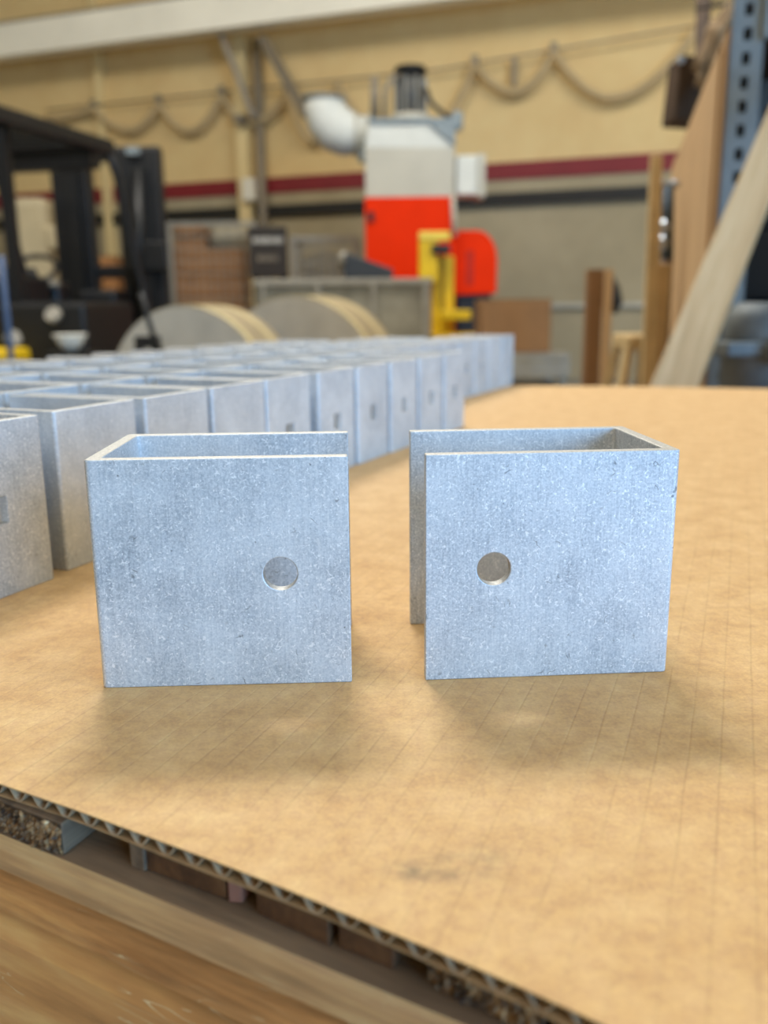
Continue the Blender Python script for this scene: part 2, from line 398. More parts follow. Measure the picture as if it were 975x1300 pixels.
# festoon cable on a wire
FO = .14
fest = thing('festoon_cable', 'beige cable hanging in loops from a wire along the wall', 'cable', wallpoint(0, 0, 0), WYAW)
key = [(60, 150), (118, 138), (165, 166), (201, 132), (240, 167), (281, 121), (316, 158), (364, 119), (398, 180), (428, 104), (515, 195), (603, 82), (651, 117), (703, 66), (774, 124), (905, 2)]
pts = []
for i in range(len(key)-1):
    (x0, y0), (x1, y1) = key[i], key[i+1]
    for k in range(8):
        t = k/8; w = (1-(1-t)**1.9) if y1 > y0 else t**1.9
        s, z = onwall(x0+(x1-x0)*t, y0+(y1-y0)*w, FO); pts.append((s, -FO, z))
tube('cable', pts, .04, CABLE, fest, 8)
wa = onwall(60, 140, FO); wc = onwall(560, 88, FO); wd = onwall(900, 30, FO)
tube('wire', [(wa[0], -FO, wa[1]), (wc[0], -FO, wc[1]), (wd[0], -FO, wd[1])], .012, GREYPIPE, fest, 6)
for (px, py) in ((118, 134), (201, 127), (281, 116), (364, 114), (603, 78), (703, 62)):
    s, z = onwall(px, py, FO); box('cable_clip', (s, -FO, z), (.07, .05, .12), GREYPIPE, fest)
s, z = onwall(653, 92, FO); box('hanging_plug', (s, -FO, z), (.05, .05, .28), GREYPIPE, fest)
for s in (-1.5, 12.0):
    zz = wa[1] + (wd[1]-wa[1])*(s-wa[0])/(wd[0]-wa[0])
    bar('wire_bracket', (s, 0, zz), (s, -FO, zz), .04, .04, GREYPIPE, fest)

# ------------------------------------------------------------------ blast machine
MY = 8.0
def px_m(Y): return Y/1157.0
mc = at(520, 400, MY)
mach = thing('blast_machine', 'tall orange-red and grey workshop machine with white duct on its side', 'machine', (mc.x, MY, FLOOR))
def L(px, py, Y=MY): p = at(px, py, Y); return Vector((p.x-mc.x, Y-MY, p.z-FLOOR))
def lbox(name, px0, py0, px1, py1, Y, depth, mat, parent=mach, bevel=.01, base=None):
    a, b = L(px0, py0, Y), L(px1, py1, Y)
    z0 = b.z if base is None else base
    return box(name, ((a.x+b.x)/2, a.y+depth/2, (a.z+z0)/2), (abs(b.x-a.x), depth, abs(a.z-z0)), mat, parent, bevel)
red = lbox('lower_body', 463, 250, 577, 400, MY, .8, RED, base=0)
lbox('upper_body', 463, 188, 577, 250, MY, .8, GREYCAB)
# sloped hood on top
a, b, c_, d_ = L(463, 188), L(577, 188), L(577, 152), L(472, 157)
prism('hood', [a, b, Vector((b.x, b.y, c_.z+.02)), Vector((a.x+.03, a.y, c_.z+.0))], (0, .8, 0), WHITEDUCT, mach, .01)
lid = lbox('hood_plate', 468, 150, 578, 156, MY-.02, .84, BLUESTEEL, bevel=.004)
p = L(553, 152); prism('hood_gusset', [L(545, 156, MY-.03), L(578, 156, MY-.03), L(578, 185, MY-.03)], (0, .03, 0), BLUESTEEL, mach)
lbox('conduit_bend', 574, 140, 588, 165, MY+.1, .1, BLUESTEEL, bevel=.03)
m0, m1, m2 = L(521, 150, MY+.35), L(521, 118, MY+.35), L(521, 92, MY+.35)
mot = tube('fan_motor', [m0, m1, m2], [.135, .13, .13], BLACK, mach, 16)
for k in range(10):
    t = 2*PI*k/10; q = m0.lerp(m2, .45) + Vector((math.cos(t)*.135, math.sin(t)*.135, 0)); box('fin', q, (.02, .02, (m2-m0).length*.8), GREYSTEEL, mot)
tube('motor_cowl', [m2, m2+Vector((0, 0, .04))], [.15, .13], BLACK2, mach, 16)
tube('motor_base', [L(521, 156, MY+.35), m0+Vector((0, 0, .02))], [.2, .17], GREYCAB, mach, 16)
for pp in ([(473, 150), (473, 97)], [(478, 150), (478, 97)]):
    tube('stub_pipe', [L(*pp[0], MY+.3), L(*pp[1], MY+.3)], .018, GREYPIPE, mach, 8)
tube('cable_loop', [L(488, 150, MY+.2), L(489, 115, MY+.2), L(497, 100, MY+.2), L(508, 95, MY+.25)], .022, GREYPIPE, mach, 8)
tube('cable_loop', [L(540, 112, MY+.2), L(547, 130, MY+.2), L(560, 142, MY+.2), L(573, 150, MY+.2)], .02, BLACK2, mach, 8)
# duct elbow
duct = thing('exhaust_duct', 'white bent duct fixed to the left side of the red machine', 'duct', (mc.x, MY, FLOOR))
cen = []
for (px, py) in ((468, 172), (452, 172), (440, 170), (427, 164), (417, 152), (413, 140), (411, 128)): cen.append(L(px, py, MY+.35))
tube('elbow', cen, [.155, .16, .19, .2, .195, .18, .175], WHITEDUCT, duct, 18)
tube('flange_ring', [L(455, 172, MY+.35), L(451, 172, MY+.35)], .185, GREYCAB, duct, 18)
tube('flange_ring', [L(471, 172, MY+.35), L(465, 172, MY+.35)], .175, GREYCAB, duct, 18)
tube('rim', [L(411, 128, MY+.35), L(411, 125, MY+.35)], .195, BLUESTEEL, duct, 18)
bar('clamp', L(436, 150, MY+.3), L(441, 138, MY+.3), .05, .05, BLUESTEEL, duct)
box('damper_box', L(463, 198, MY+.25), (.1, .14, .1), BLUESTEEL, duct)
# control box + side drum + door seams
lbox('control_box', 579, 197, 605, 247, MY+.05, .3, WHITEDUCT, bevel=.015)
lbox('control_box_side', 605, 195, 616, 250, MY+.1, .3, GREYCAB, bevel=.01)
tube('corner_pipe', [L(575, 248, MY-.03), L(577, 300, MY-.03)], .02, GREYCAB, mach, 8)
box('door_hinge', L(471, 275, MY-.01), (.05, .03, .08), BLACK, mach)
n = 14; prof = []
a0, b0 = L(572, 375, MY+.1), L(632, 292, MY+.1)
w, hh = b0.x-a0.x, b0.z-a0.z
for q in ((0, 0), (1, 0.02), (1, .55)): prof.append(Vector((a0.x+w*q[0], a0.y, a0.z+hh*q[1])))
for k in range(8):
    t = k/7*PI/2; prof.append(Vector((a0.x+w*(.55+.45*math.cos(t)), a0.y, a0.z+hh*(.55+.45*math.sin(t)))))
prof.append(Vector((a0.x, a0.y, a0.z+hh)))
drum = prism('side_drum', prof, (0, .6, 0), RED, mach, .015)
for px in (593, 598): lbox('vent_slot', px, 318, px+2, 362, MY+.09, .015, plain('dark_red', srgb(150, 24, 10)), drum, 0)
lbox('drum_stand', 580, 372, 622, 440, MY+.15, .4, BLACK, base=0)
# yellow guard post
yel = thing('yellow_hoist_post', 'yellow steel lifting post standing before the red machine', 'post', at(560, 450, 7.3).xy.to_3d()+Vector((0, 0, FLOOR)))
yo = yel.location
def YB(name, px0, py0, px1, py1, Y, depth, mat, base=False):
    a, b = at(px0, py0, Y)-yo, at(px1, py1, Y)-yo; z0 = 0 if base else b.z
    return box(name, ((a.x+b.x)/2, Y-yo.y+depth/2, (a.z+z0)/2), (b.x-a.x, depth, a.z-z0), mat, yel, .008)
YB('head_plate', 532, 297, 556, 358, 7.2, .08, YELLOW)
YB('top_cap', 532, 294, 572, 305, 7.19, .12, plain('pale_yellow', srgb(220, 196, 80)))
YB('column', 549, 325, 576, 420, 7.3, .12, YELLOW, True)
YB('inner_rail', 560, 318, 564, 395, 7.28, .02, plain('olive', srgb(150, 120, 16)))
YB('black_clamp', 548, 310, 572, 322, 7.17, .06, BLACK)
YB('foot_arm', 560, 394, 598, 406, 7.15, .12, YELLOW)
YB('foot_plate', 520, 425, 610, 520, 7.1, .4, YELLOW, True).scale = (1, 1, 1)
# galvanised bin in front
bin_ = thing('galvanised_bin', 'grey galvanised bin with a flanged rim behind the coils', 'bin', at(435, 450, 6.3).xy.to_3d()+Vector((0, 0, FLOOR)))
bo = bin_.location
def BB(name, px0, py0, px1, py1, Y, depth, mat, base=False):
    a, b = at(px0, py0, Y)-bo, at(px1, py1, Y)-bo; z0 = 0.0 if base else b.z
    return box(name, ((a.x+b.x)/2, Y-bo.y+depth/2, (a.z+z0)/2), (b.x-a.x, depth, a.z-z0), mat, bin_, .006)
BB('front_panel', 326, 360, 546, 430, 6.3, .02, GALV, True)
BB('back_panel', 326, 360, 546, 430, 7.0, .02, GALV, True)
BB('rim', 322, 355, 549, 361, 6.27, .06, GREYSTEEL)
for px in (330, 400, 470, 536): BB('rib', px, 362, px+8, 430, 6.27, .03, GREYSTEEL, True)
p = at(326, 360, 6.3)-bo; q = at(546, 360, 6.3)-bo
for x in (p.x, q.x): box('side_panel', (x, .36, p.z/2), (.02, .7, p.z), GALV, bin_)
# dark cone tool lying on the bin
p0, p1 = at(437, 340, 6.35), at(500, 345, 6.35)
tool = thing('dark_scoop', 'dark wedge-shaped scoop resting on the rim of the grey bin', 'scoop', (p0.x, 6.35, at(437, 357, 6.35).z))
to = tool.location
prism('blade', [at(438, 320, 6.3)-to, at(500, 342, 6.3)-to, at(498, 353, 6.3)-to, at(436, 353, 6.3)-to], (0, .25, 0), BLUESTEEL if False else plain('slate', srgb(44, 50, 58)), tool, .01)
tube('handle_ball', [at(437, 333, 6.4)-to+Vector((0, 0, -.05)), at(437, 326, 6.4)-to, at(437, 319, 6.4)-to], [.02, .05, .02], GREYSTEEL, tool)

# ------------------------------------------------------------------ coils
def coil(name, label, px, Y, R, width, yaw):
    p = at(px, 430, Y); root = thing(name, label, 'coil', (p.x, Y, FLOOR), yaw, 'steel coils behind the brackets')
    def ring(nm, r0, r1, y0, y1, mat, n=56):
        bm = bmesh.new(); V = []
        for (r, y) in ((r1, y0), (r1, y1), (r0, y1), (r0, y0)):
            V.append([bm.verts.new((r*math.cos(2*PI*k/n), y, R + r*math.sin(2*PI*k/n))) for k in range(n)])
        for i in range(4):
            A, B = V[i], V[(i+1) % 4]
            for k in range(n): bm.faces.new((A[k], A[(k+1) % n], B[(k+1) % n], B[k]))
        return mesh_obj(nm, bm, mat, root)
    ring('winding', R*.42, R*.985, 0, width, COILFACE)
    ring('outer_wrap', R*.985, R*.995, .004, width-.004, COILRIM)
    ring('core_tube', R*.40, R*.42, -.01, width+.01, GREYSTEEL)
    for y in (.0, width*.62): ring('tape_band', R*.995, R, y+.01, y+.05, COILTAPE)
    return root
coil('steel_coil', 'nearer left steel coil standing upright beside the lift truck', 232, 4.05, .43, .30, math.radians(-22))
coil('steel_coil', 'steel coil standing upright just right of the other, before the bin', 372, 4.45, .45, .34, math.radians(-22))
cl = thing('black_clamp', 'black two-pronged clamp block in front of the left coil', 'clamp', at(186, 440, 3.5).xy.to_3d()+Vector((0, 0, FLOOR)))
co = cl.location
a = at(172, 424, 3.5)-co; b = at(202, 424, 3.5)-co
box('body', ((a.x+b.x)/2, 0, a.z-.03), (b.x-a.x, .06, .045), BLACK, cl, .005)
for x in (a.x+.012, b.x-.012): box('prong', (x, 0, (a.z-.05)/2), (.03, .06, a.z-.05), BLACK, cl)
box('base', ((a.x+b.x)/2, 0, .03), (.24, .24, .06), BLACK, cl)
tube('pillar_line_rod', [at(201, 446, 3.47)-co, at(188, 405, 3.47)-co, at(178, 372, 3.47)-co], .011, BLACK, cl, 8)  # added rod, carries the forklift pillar line on across the coil

# ------------------------------------------------------------------ lift truck
fk = thing('forklift', 'black forklift truck with overhead guard and tall mast at left', 'forklift', at(60, 440, 6.2).xy.to_3d()+Vector((0, 0, FLOOR)))
fo = fk.location
def FL(px, py, Y): return at(px, py, Y) - fo
# guard: right edge recedes from camera; roof is a frame with slats
ga, gb = FL(-60, 128, 5.3), FL(140, 188, 6.85)
zt = (ga.z+gb.z)/2; ga.z = gb.z = zt
side = (gb-ga).normalized(); lat = Vector((-side.y, side.x, 0))
gw = 1.0
guard = bar('overhead_guard', ga, gb, .08, .1, BLACK2, fk, .015)
for k in (1,): bar('rail', ga+lat*gw, gb+lat*gw, .08, .1, BLACK2, guard)
for k in range(7):
    q = ga.lerp(gb, k/6); bar('slat', q+Vector((0, 0, .0)), q+lat*gw, .07, .06, BLACK2, guard)
bar('front_visor', gb+Vector((0, 0, -.1))-side*.2, gb+lat*gw+Vector((0, 0, -.1))-side*.2, .12, .12, BLACK2, guard)
for k, (q0, q1) in enumerate(((gb-side*.06, FL(202, 446, 7.15)), (gb+lat*gw-side*.06, FL(202, 446, 7.15)+lat*gw))):
    mid = q0.lerp(q1, .12) + side*.06
    tube('front_pillar', [q0, mid, q0.lerp(q1, .5), q1, Vector((q1.x, q1.y, .5))], .035, BLACK, fk, 8)
for q in (FL(2, 170, 5.85), FL(2, 170, 5.85)+lat*gw):
    bar('rear_pillar', Vector((q.x, q.y, zt)), Vector((q.x, q.y, .9)), .07, .07, BLACK2, fk)
# mast
MYk = 7.45
for px0, px1 in ((66, 113), (149, 204)):
    a, b = FL(px0, 200, MYk), FL(px1, 200, MYk); zt2 = FL(170, 190, MYk).z
    up = box('mast_rail', ((a.x+b.x)/2, a.y, zt2/2), (b.x-a.x, .16, zt2), BLACK2, fk, .01)
    box('inner_rail', ((a.x+b.x)/2+.02, a.y-.1, zt2*.48), ((b.x-a.x)*.35, .06, zt2*.9), BLACK, up)
a, b = FL(66, 192, MYk), FL(203, 192, MYk)
for z in (zt2-.03, zt2*.55, zt2*.28):
    box('mast_crossbar', ((a.x+b.x)/2, a.y+.02, z), (b.x-a.x, .12, .1), BLACK2, fk, .01)
tube('lift_cylinder', [FL(176, 400, MYk-.15), FL(176, 215, MYk-.15)], .045, BLACK, fk)
box('lamp', FL(169, 192, MYk-.1), (.1, .06, .05), BLUESTEEL, fk)
c0 = FL(185, 325, MYk-.14); box('carriage_plate', c0, (.34, .05, .22), BLACK, fk, .01)
for px in (150, 185): 
    q = FL(px, 430, MYk+.2); fk_ = bar('fork', Vector((q.x, q.y, .08)), Vector((q.x+.1, q.y+.5, .08)), .1, .04, BLACK2, fk)
# body
def fbox(name, px0, py0, px1, py1, Y, depth, mat, base=None, bevel=.03):
    a, b = FL(px0, py0, Y), FL(px1, py1, Y); z0 = b.z if base is None else base
    return box(name, ((a.x+b.x)/2, a.y+depth/2, (a.z+z0)/2), (b.x-a.x, depth, a.z-z0), mat, fk, bevel)
fbox('engine_hood', -120, 385, 112, 440, 5.6, 1.1, BLACK2, .25)
fbox('counterweight', -120, 446, 6, 470, 5.2, .5, YELLOW, .15)
fbox('seat_base', -40, 350, 35, 390, 5.9, .45, BLACK2)
fbox('dashboard', 28, 358, 78, 395, 6.55, .3, BLACK, bevel=.04)
fbox('dash_top', 30, 356, 74, 366, 6.5, .08, GREYSTEEL)
fbox('side_panel', 98, 368, 150, 420, 6.9, .4, BLACK2, .3)
bm = bmesh.new(); R_ = .17; cwh = FL(40, 343, 6.35); rp = [cwh+Vector((R_*math.cos(2*PI*k/24), R_*.85*math.sin(2*PI*k/24), .1*math.sin(2*PI*k/24))) for k in range(25)]
bm_tube(bm, rp, .018, 8); st = mesh_obj('steering_wheel', bm, BLACK, fk)
tube('steering_column', [cwh, FL(58, 385, 6.6)], .03, BLACK, fk)
for (px, py, Y) in ((-60, 500, 5.55), (150, 500, 7.05)):
    q = FL(px, py, Y); q.z = .3
    w_ = tube('wheel', [q-lat*.1, q+lat*.1], .3, BLACK2, fk, 24); tube('hub', [q-lat*.12, q-lat*.09], .15, YELLOW, w_, 16)
tube('work_lamp', [FL(66, 398, 5.55), FL(70, 402, 5.58)], .05, GREYSTEEL, fk, 14)
tube('rear_lamp', [FL(16, 428, 5.15), FL(18, 432, 5.2)], .045, GREYSTEEL, fk, 14)
# loose things by the truck
wj = thing('white_plastic_bowl', 'white plastic bowl upside down beside the forklift body', 'bowl', at(90, 440, 4.6))
wj.location.z = at(90, 446, 4.6).z
tube('shell', [(0, 0, 0), (0, 0, .03), (0, 0, .075)], [.03, .055, .08], WHITEPL, wj, 18)
tube('lip', [(0, 0, .075), (0, 0, .085)], [.085, .085], WHITEPL, wj, 18)
st_ = thing('tool_stand', 'dark stand under the white bowl beside the forklift', 'stand', Vector((wj.location.x, wj.location.y, FLOOR)))
hz_ = wj.location.z-FLOOR
box('top', (0, 0, hz_-.015), (.2, .2, .03), BLACK, st_); tube('stem', [(0, 0, .02), (0, 0, hz_-.02)], .03, BLACK, st_); box('foot', (0, 0, .012), (.3, .3, .024), BLACK, st_)
bp = thing('blue_pole', 'slim blue pole at the left edge by the forklift', 'pole', Vector((at(7, 440, 4.4).x, 4.4, FLOOR)))
q0 = at(1, 325, 4.4)-bp.location; tube('shaft', [(0.02, 0, .02), q0], .016, BLUEPL, bp, 8); tube('foot', [(.02, 0, 0), (.02, 0, .03)], .09, BLUEPL, bp, 12)
tk = thing('beige_tank', 'beige plastic tank with rounded top behind the forklift seat', 'tank', Vector((at(36, 300, 9.2).x, 9.2, FLOOR)))
to_ = tk.location
a, b = at(6, 250, 9.2)-to_, at(58, 250, 9.2)-to_
box('tank_body', ((a.x+b.x)/2, .25, a.z/2+.25), (b.x-a.x, .5, a.z-.5), BEIGEPL, tk, .08)
box('tank_foot', ((a.x+b.x)/2, .25, .25), (b.x-a.x+.04, .54, .5), BLACK, tk, .02)
a, b = at(52, 285, 9.15)-to_, at(71, 318, 9.15)-to_
box('spout', ((a.x+b.x)/2, .1, (a.z+b.z)/2), (b.x-a.x, .25, a.z-b.z), BEIGEPL, tk, .05)

# ------------------------------------------------------------------ wire cages, crates and sign
def cage(label, px0, px1, pytop, Y, depth):
    a, b = at(px0, pytop, Y), at(px1, pytop, Y); H_ = a.z - FLOOR; W_ = b.x - a.x
    r = thing('wire_cage', label, 'cage', (a.x, Y, FLOOR), 0, 'wire mesh cages along the wall')
    for x in (0, W_):
        for y in (0, depth): box('corner_post', (x, y, H_/2), (.05, .05, H_), GREYSTEEL, r)
    for z in (.12, H_): 
        for y in (0, depth): box('rail', (W_/2, y, z-.02), (W_, .04, .04), GREYSTEEL, r)
        for x in (0, W_): box('rail', (x, depth/2, z-.02), (.04, depth, .04), GREYSTEEL, r)
    bm = bmesh.new()
    nx = int(W_/.07)
    for k in range(1, nx): bm_box(bm, (W_*k/nx, 0, H_/2+.04), (.009, .009, H_-.12))
    nz = int(H_/.12)
    for k in range(1, nz): bm_box(bm, (W_/2, .006, .1+(H_-.12)*k/nz), (W_, .009, .009))
    tag(mesh_obj('wire_mesh', bm, GREYSTEEL, r), None, kind='stuff')
    bm = bmesh.new(); bm_box(bm, (W_/2, depth/2, .1), (W_, depth, .03)); mesh_obj('deck', bm, GREYSTEEL, r)
    return r, W_, H_
c1, w1, h1 = cage('left wire cage holding wooden crates behind the forklift', 214, 322, 282, 9.3, .9)
c2, w2, h2 = cage('right wire cage with a grey bundle beside the dark sign', 372, 452, 300, 9.0, .8)
def crate(label, px0, py0, px1, py1, Y, dep, rows, z0=None):
    a, b = at(px0, py0, Y), at(px1, py1, Y); zb_ = b.z if z0 is None else z0
    r = thing('wooden_crate', label, 'crate', (a.x, Y, zb_)); W_, H_ = b.x-a.x, a.z-zb_
    for k in range(rows):
        h_ = H_/rows
        box('board', (W_/2, 0, h_*(k+.5)), (W_, .025, h_-.012), W_CRATE, r)
        box('board', (W_/2, dep, h_*(k+.5)), (W_, .025, h_-.012), W_CRATE, r)
        for x in (.0125, W_-.0125): box('end_board', (x, dep/2, h_*(k+.5)), (.025, dep-.03, h_-.012), W_CRATE, r)
    for x in (.05, W_-.05): box('batten', (x, -.022, H_/2), (.07, .02, H_), W_CRATE, r)
    return r
cz = FLOOR+.116
k1 = crate('wide brown wooden crate inside the left cage', 220, 316, 312, 440, 9.4, .6, 5, cz)
kt = at(220, 316, 9.4).z
k2 = crate('brown crate stacked on the wide crate in the left cage', 220, 288, 262, 316, 9.45, .5, 2, kt+.002)
bd = thing('wrapped_bundle', 'pale wrapped bundle on the crate in the left cage', 'bundle', Vector((at(290, 300, 9.45).x, 9.7, kt+.002)))
a, b = at(266, 288, 9.45), at(313, 312, 9.45)
box('wrap', (0, 0, (a.z-kt)/2), (b.x-a.x, .4, a.z-kt-.004), plain('pale_wrap', srgb(170, 160, 136), .6, var=.3, scale=14), bd, .05)
k3 = crate('low tan wooden crate seen between the mast rails', 112, 325, 158, 470, 9.6, .6, 5, FLOOR)
bun = thing('grey_bundle', 'grey bundle of rods inside the right cage', 'bundle', Vector((at(410, 320, 9.2).x, 9.4, FLOOR+.116)))
hb = at(410, 315, 9.4).z-FLOOR-.13
for k in range(9): tube('rod', [((k-4)*.062, .05*(k % 2), 0), ((k-4)*.06, .05*(k % 2), hb-.06*abs(k-4)*.4)], .027, GREYSTEEL, bun, 8)
sg = thing('dark_sign', 'dark square sign with two blurred white lines of lettering', 'sign', Vector((at(340, 330, 8.9).x, 8.9, FLOOR)))
so = sg.location
a, b = at(315, 288, 8.9)-so, at(366, 352, 8.9)-so
pn = box('panel', ((a.x+b.x)/2, 0, (a.z+b.z)/2), (b.x-a.x, .04, a.z-b.z), plain('sign_brown', srgb(40, 33, 28), .6), sg, .01)
for (y, x0, x1) in ((305, 321, 360), (328, 327, 353)):
    xs = x0
    while xs < x1:
        w_ = random.choice((4, 5, 6)); p = at(xs, y-3.5, 8.87)-so; q = at(min(xs+w_-1.5, x1), y+3.5, 8.87)-so
        box('letter', ((p.x+q.x)/2, -.026, (p.z+q.z)/2), (q.x-p.x, .012, p.z-q.z), SIGNWHITE if y < 310 else GREYPIPE, pn); xs += w_
for x in (a.x+.05, b.x-.05): box('stand_leg', (x, .05, a.z/2), (.05, .05, a.z), BLACK, sg)
box('stand_foot', ((a.x+b.x)/2, .05, .03), (b.x-a.x, .4, .06), BLACK, sg)
rg = thing('red_white_post', 'short pale marker post with red foot beside the mast', 'post', Vector((at(199, 350, 8.2).x, 8.2, FLOOR)))
zt_ = at(199, 330, 8.2).z-FLOOR; zr_ = at(199, 362, 8.2).z-FLOOR
box('pale_top', (0, 0, (zt_+zr_)/2), (.09, .06, zt_-zr_), WHITEPL, rg); box('red_foot', (0, 0, zr_/2), (.09, .06, zr_), MAROON, rg)

# ------------------------------------------------------------------ right side
def standing(name, label, cat, px, Y, grp=None): 
    p = at(px, 450, Y); return thing(name, label, cat, (p.x, Y, FLOOR), 0, grp)
# carton on a low table
tb = standing('metal_table', 'low pale metal table under the brown carton', 'table', 690, 6.0); o0 = tb.location
a, b = at(600, 450, 6.0)-o0, at(724, 450, 6.0)-o0; zt_ = a.z
box('top', ((a.x+b.x)/2, .3, zt_-.02), (b.x-a.x, .6, .04), GREYSTEEL, tb); box('apron', ((a.x+b.x)/2, .0, zt_-.1), (b.x-a.x, .03, .1), GREYSTEEL, tb)
for x in (a.x+.04, b.x-.04):
    for y in (.04, .56): box('leg', (x, y, zt_/2-.02), (.05, .05, zt_-.04), GREYSTEEL, tb)
box('lower_shelf', ((a.x+b.x)/2, .3, zt_*.55), (b.x-a.x-.1, .5, .03), BLACK, tb)
a, b = at(612, 381, 6.05), at(699, 449, 6.05)
cb = thing('cardboard_carton', 'brown cardboard carton on the low metal table', 'carton', ((a.x+b.x)/2, 6.3, tb.location.z+zt_+.003))
zt_ = a.z-b.z-.008; wb_ = b.x-a.x
box('carton_body', (0, 0, zt_/2), (wb_, .45, zt_), BOXBROWN, cb, .006)
for s in (-1, 1): box('top_flap', (s*wb_*.25, 0, zt_+.004), (wb_*.49, .45, .006), BOXBROWN, cb)
box('side_shade', (-wb_/2+.06, -.228, zt_/2), (.05, .004, zt_*.9), COILTAPE, cb) if False else None
# tall narrow carton
tc = standing('tall_carton', 'tall narrow brown carton standing upright by the wall', 'carton', 755, 4.6); o0 = tc.location
a, b = at(742, 342, 4.6)-o0, at(768, 342, 4.6)-o0; zt_ = a.z; ww = b.x-a.x
box('front_panel', (-.01, 0, zt_/2), (ww*.72, .012, zt_), BOXBROWN, tc)
box('side_panel', (ww*.38, .05, zt_/2), (.012, .1, zt_), SHEET, tc, M=Matrix.Rotation(math.radians(-32), 4, 'Z'))
box('back_panel', (0, .09, zt_/2), (ww*.8, .012, zt_*.98), BOXBROWN, tc); box('far_panel', (-ww*.36, .045, zt_/2), (.012, .09, zt_), BOXBROWN, tc)
bk = standing('black_sack', 'small black sack hanging behind the tall carton', 'sack', 777, 5.2); o0 = bk.location
tube('bag', [at(776, 398, 5.2)-o0, at(777, 385, 5.2)-o0, at(775, 365, 5.2)-o0, at(773, 348, 5.2)-o0], [.03, .06, .05, .015], BLACK2, bk, 12)
tube('stand_pole', [(0, .06, 0), at(773, 345, 5.2)-o0+Vector((0, .06, 0))], .015, BLACK, bk, 8); tube('stand_foot', [(0, .06, 0), (0, .06, .02)], .12, BLACK, bk, 14)
# stool
sl = standing('wooden_stool', 'light wooden stool with splayed legs below the wood post', 'stool', 806, 3.75); o0 = sl.location
zs = at(806, 424, 3.75).z-FLOOR; a, b = at(787, 424, 3.75)-o0, at(830, 424, 3.75)-o0
box('seat', ((a.x+b.x)/2, .0, zs-.03), (b.x-a.x, .26, .06), W_TAN, sl, .012)
for sx, x in ((-1, a.x+.015), (1, b.x-.02)):
    for sy in (-1, 1): bar('leg', (x, sy*.09, zs-.05), (x+(.11*sx if sx < 0 else .01), sy*.16, 0), .03, .03, W_TAN, sl)
    bar('stretcher', (x+(-.05 if sx < 0 else .005), -.13, zs*.5), (x+(-.05 if sx < 0 else .005), .13, zs*.5), .025, .025, W_TAN, sl)
# wood post
wp = standing('wood_post', 'narrow upright tan board left of the cardboard sheets', 'board', 836, 3.15); o0 = wp.location
a, b = at(828, 196, 3.15)-o0, at(846, 196, 3.15)-o0; a2, b2 = at(822, 425, 3.15)-o0, at(850, 425, 3.15)-o0
prism('board', [(a.x, 0, a.z), (a.x+.036, 0, a.z), (b2.x-.012, 0, 0), (a2.x, 0, 0)], (0, .03, 0), W_TAN, wp, .003)
prism('side_cleat', [(b2.x-.045, .03, b2.z+.24), (b2.x, .03, b2.z+.24), (b2.x, .03, 0), (b2.x-.045, .03, 0)], (0, .03, 0), W_TAN, wp, .003)
# chrome fitting
cf = standing('steel_fitting', 'dark steel rod with chrome collars behind the wood post', 'rod', 850, 3.35); o0 = cf.location
q = lambda px, py: at(px, py, 3.35)-o0
tube('upper_rod', [q(847, 330), q(848, 235)], .022, plain('slate_blue', srgb(70, 82, 94), .35, .6), cf, 12)
for (px, py, r_) in ((845, 288, .026), (843, 308, .024)): tube('chrome_collar', [q(px, py+9), q(px, py), q(px, py-9)], [.02, r_, .018], CHROME, cf, 12)
for px in (841, 857): tube('hook', [q(px, 238), q(px, 229)], .016, CHROME, cf, 10)
tube('lower_rod', [Vector((q(846, 400).x, 0, 0)), q(846, 330)], .024, plain('rust_brown', srgb(96, 70, 48)), cf, 10)
tube('foot', [Vector((q(846, 400).x, 0, 0)), Vector((q(846, 400).x, 0, .02))], .05, BLACK, cf, 14)
# cardboard sheets leaning on the rack
sh = standing('cardboard_sheets', 'stack of tall tan cardboard sheets leaning by the rack', 'cardboard', 885, 2.95); o0 = sh.location
def sheet(yn, yf, ztop, off, mat):        # a sheet standing on edge, running away from the viewer
    pn, pf = Vector((.832+off, 2.2, 0)), Vector((1.402+off, 4.4, 0)); d = (pf-pn)/2.2
    A = pn+d*(yn-2.2); B = pn+d*(yf-2.2); n_ = Vector((d.y, -d.x, 0)).normalized()
    A, B = A-Vector((o0.x, o0.y, 0)), B-Vector((o0.x, o0.y, 0)); Z = Vector((0, 0, ztop-FLOOR))
    prism('sheet', [A, B, B+Z, A+Z], n_*.007, mat, sh)
sheet(2.36, 4.35, .735, -.044, SHEET); sheet(2.28, 4.42, .755, -.036, SHEET2); sheet(2.32, 4.40, .745, -.028, SHEET); sheet(2.25, 4.45, .76, -.020, SHEET2)
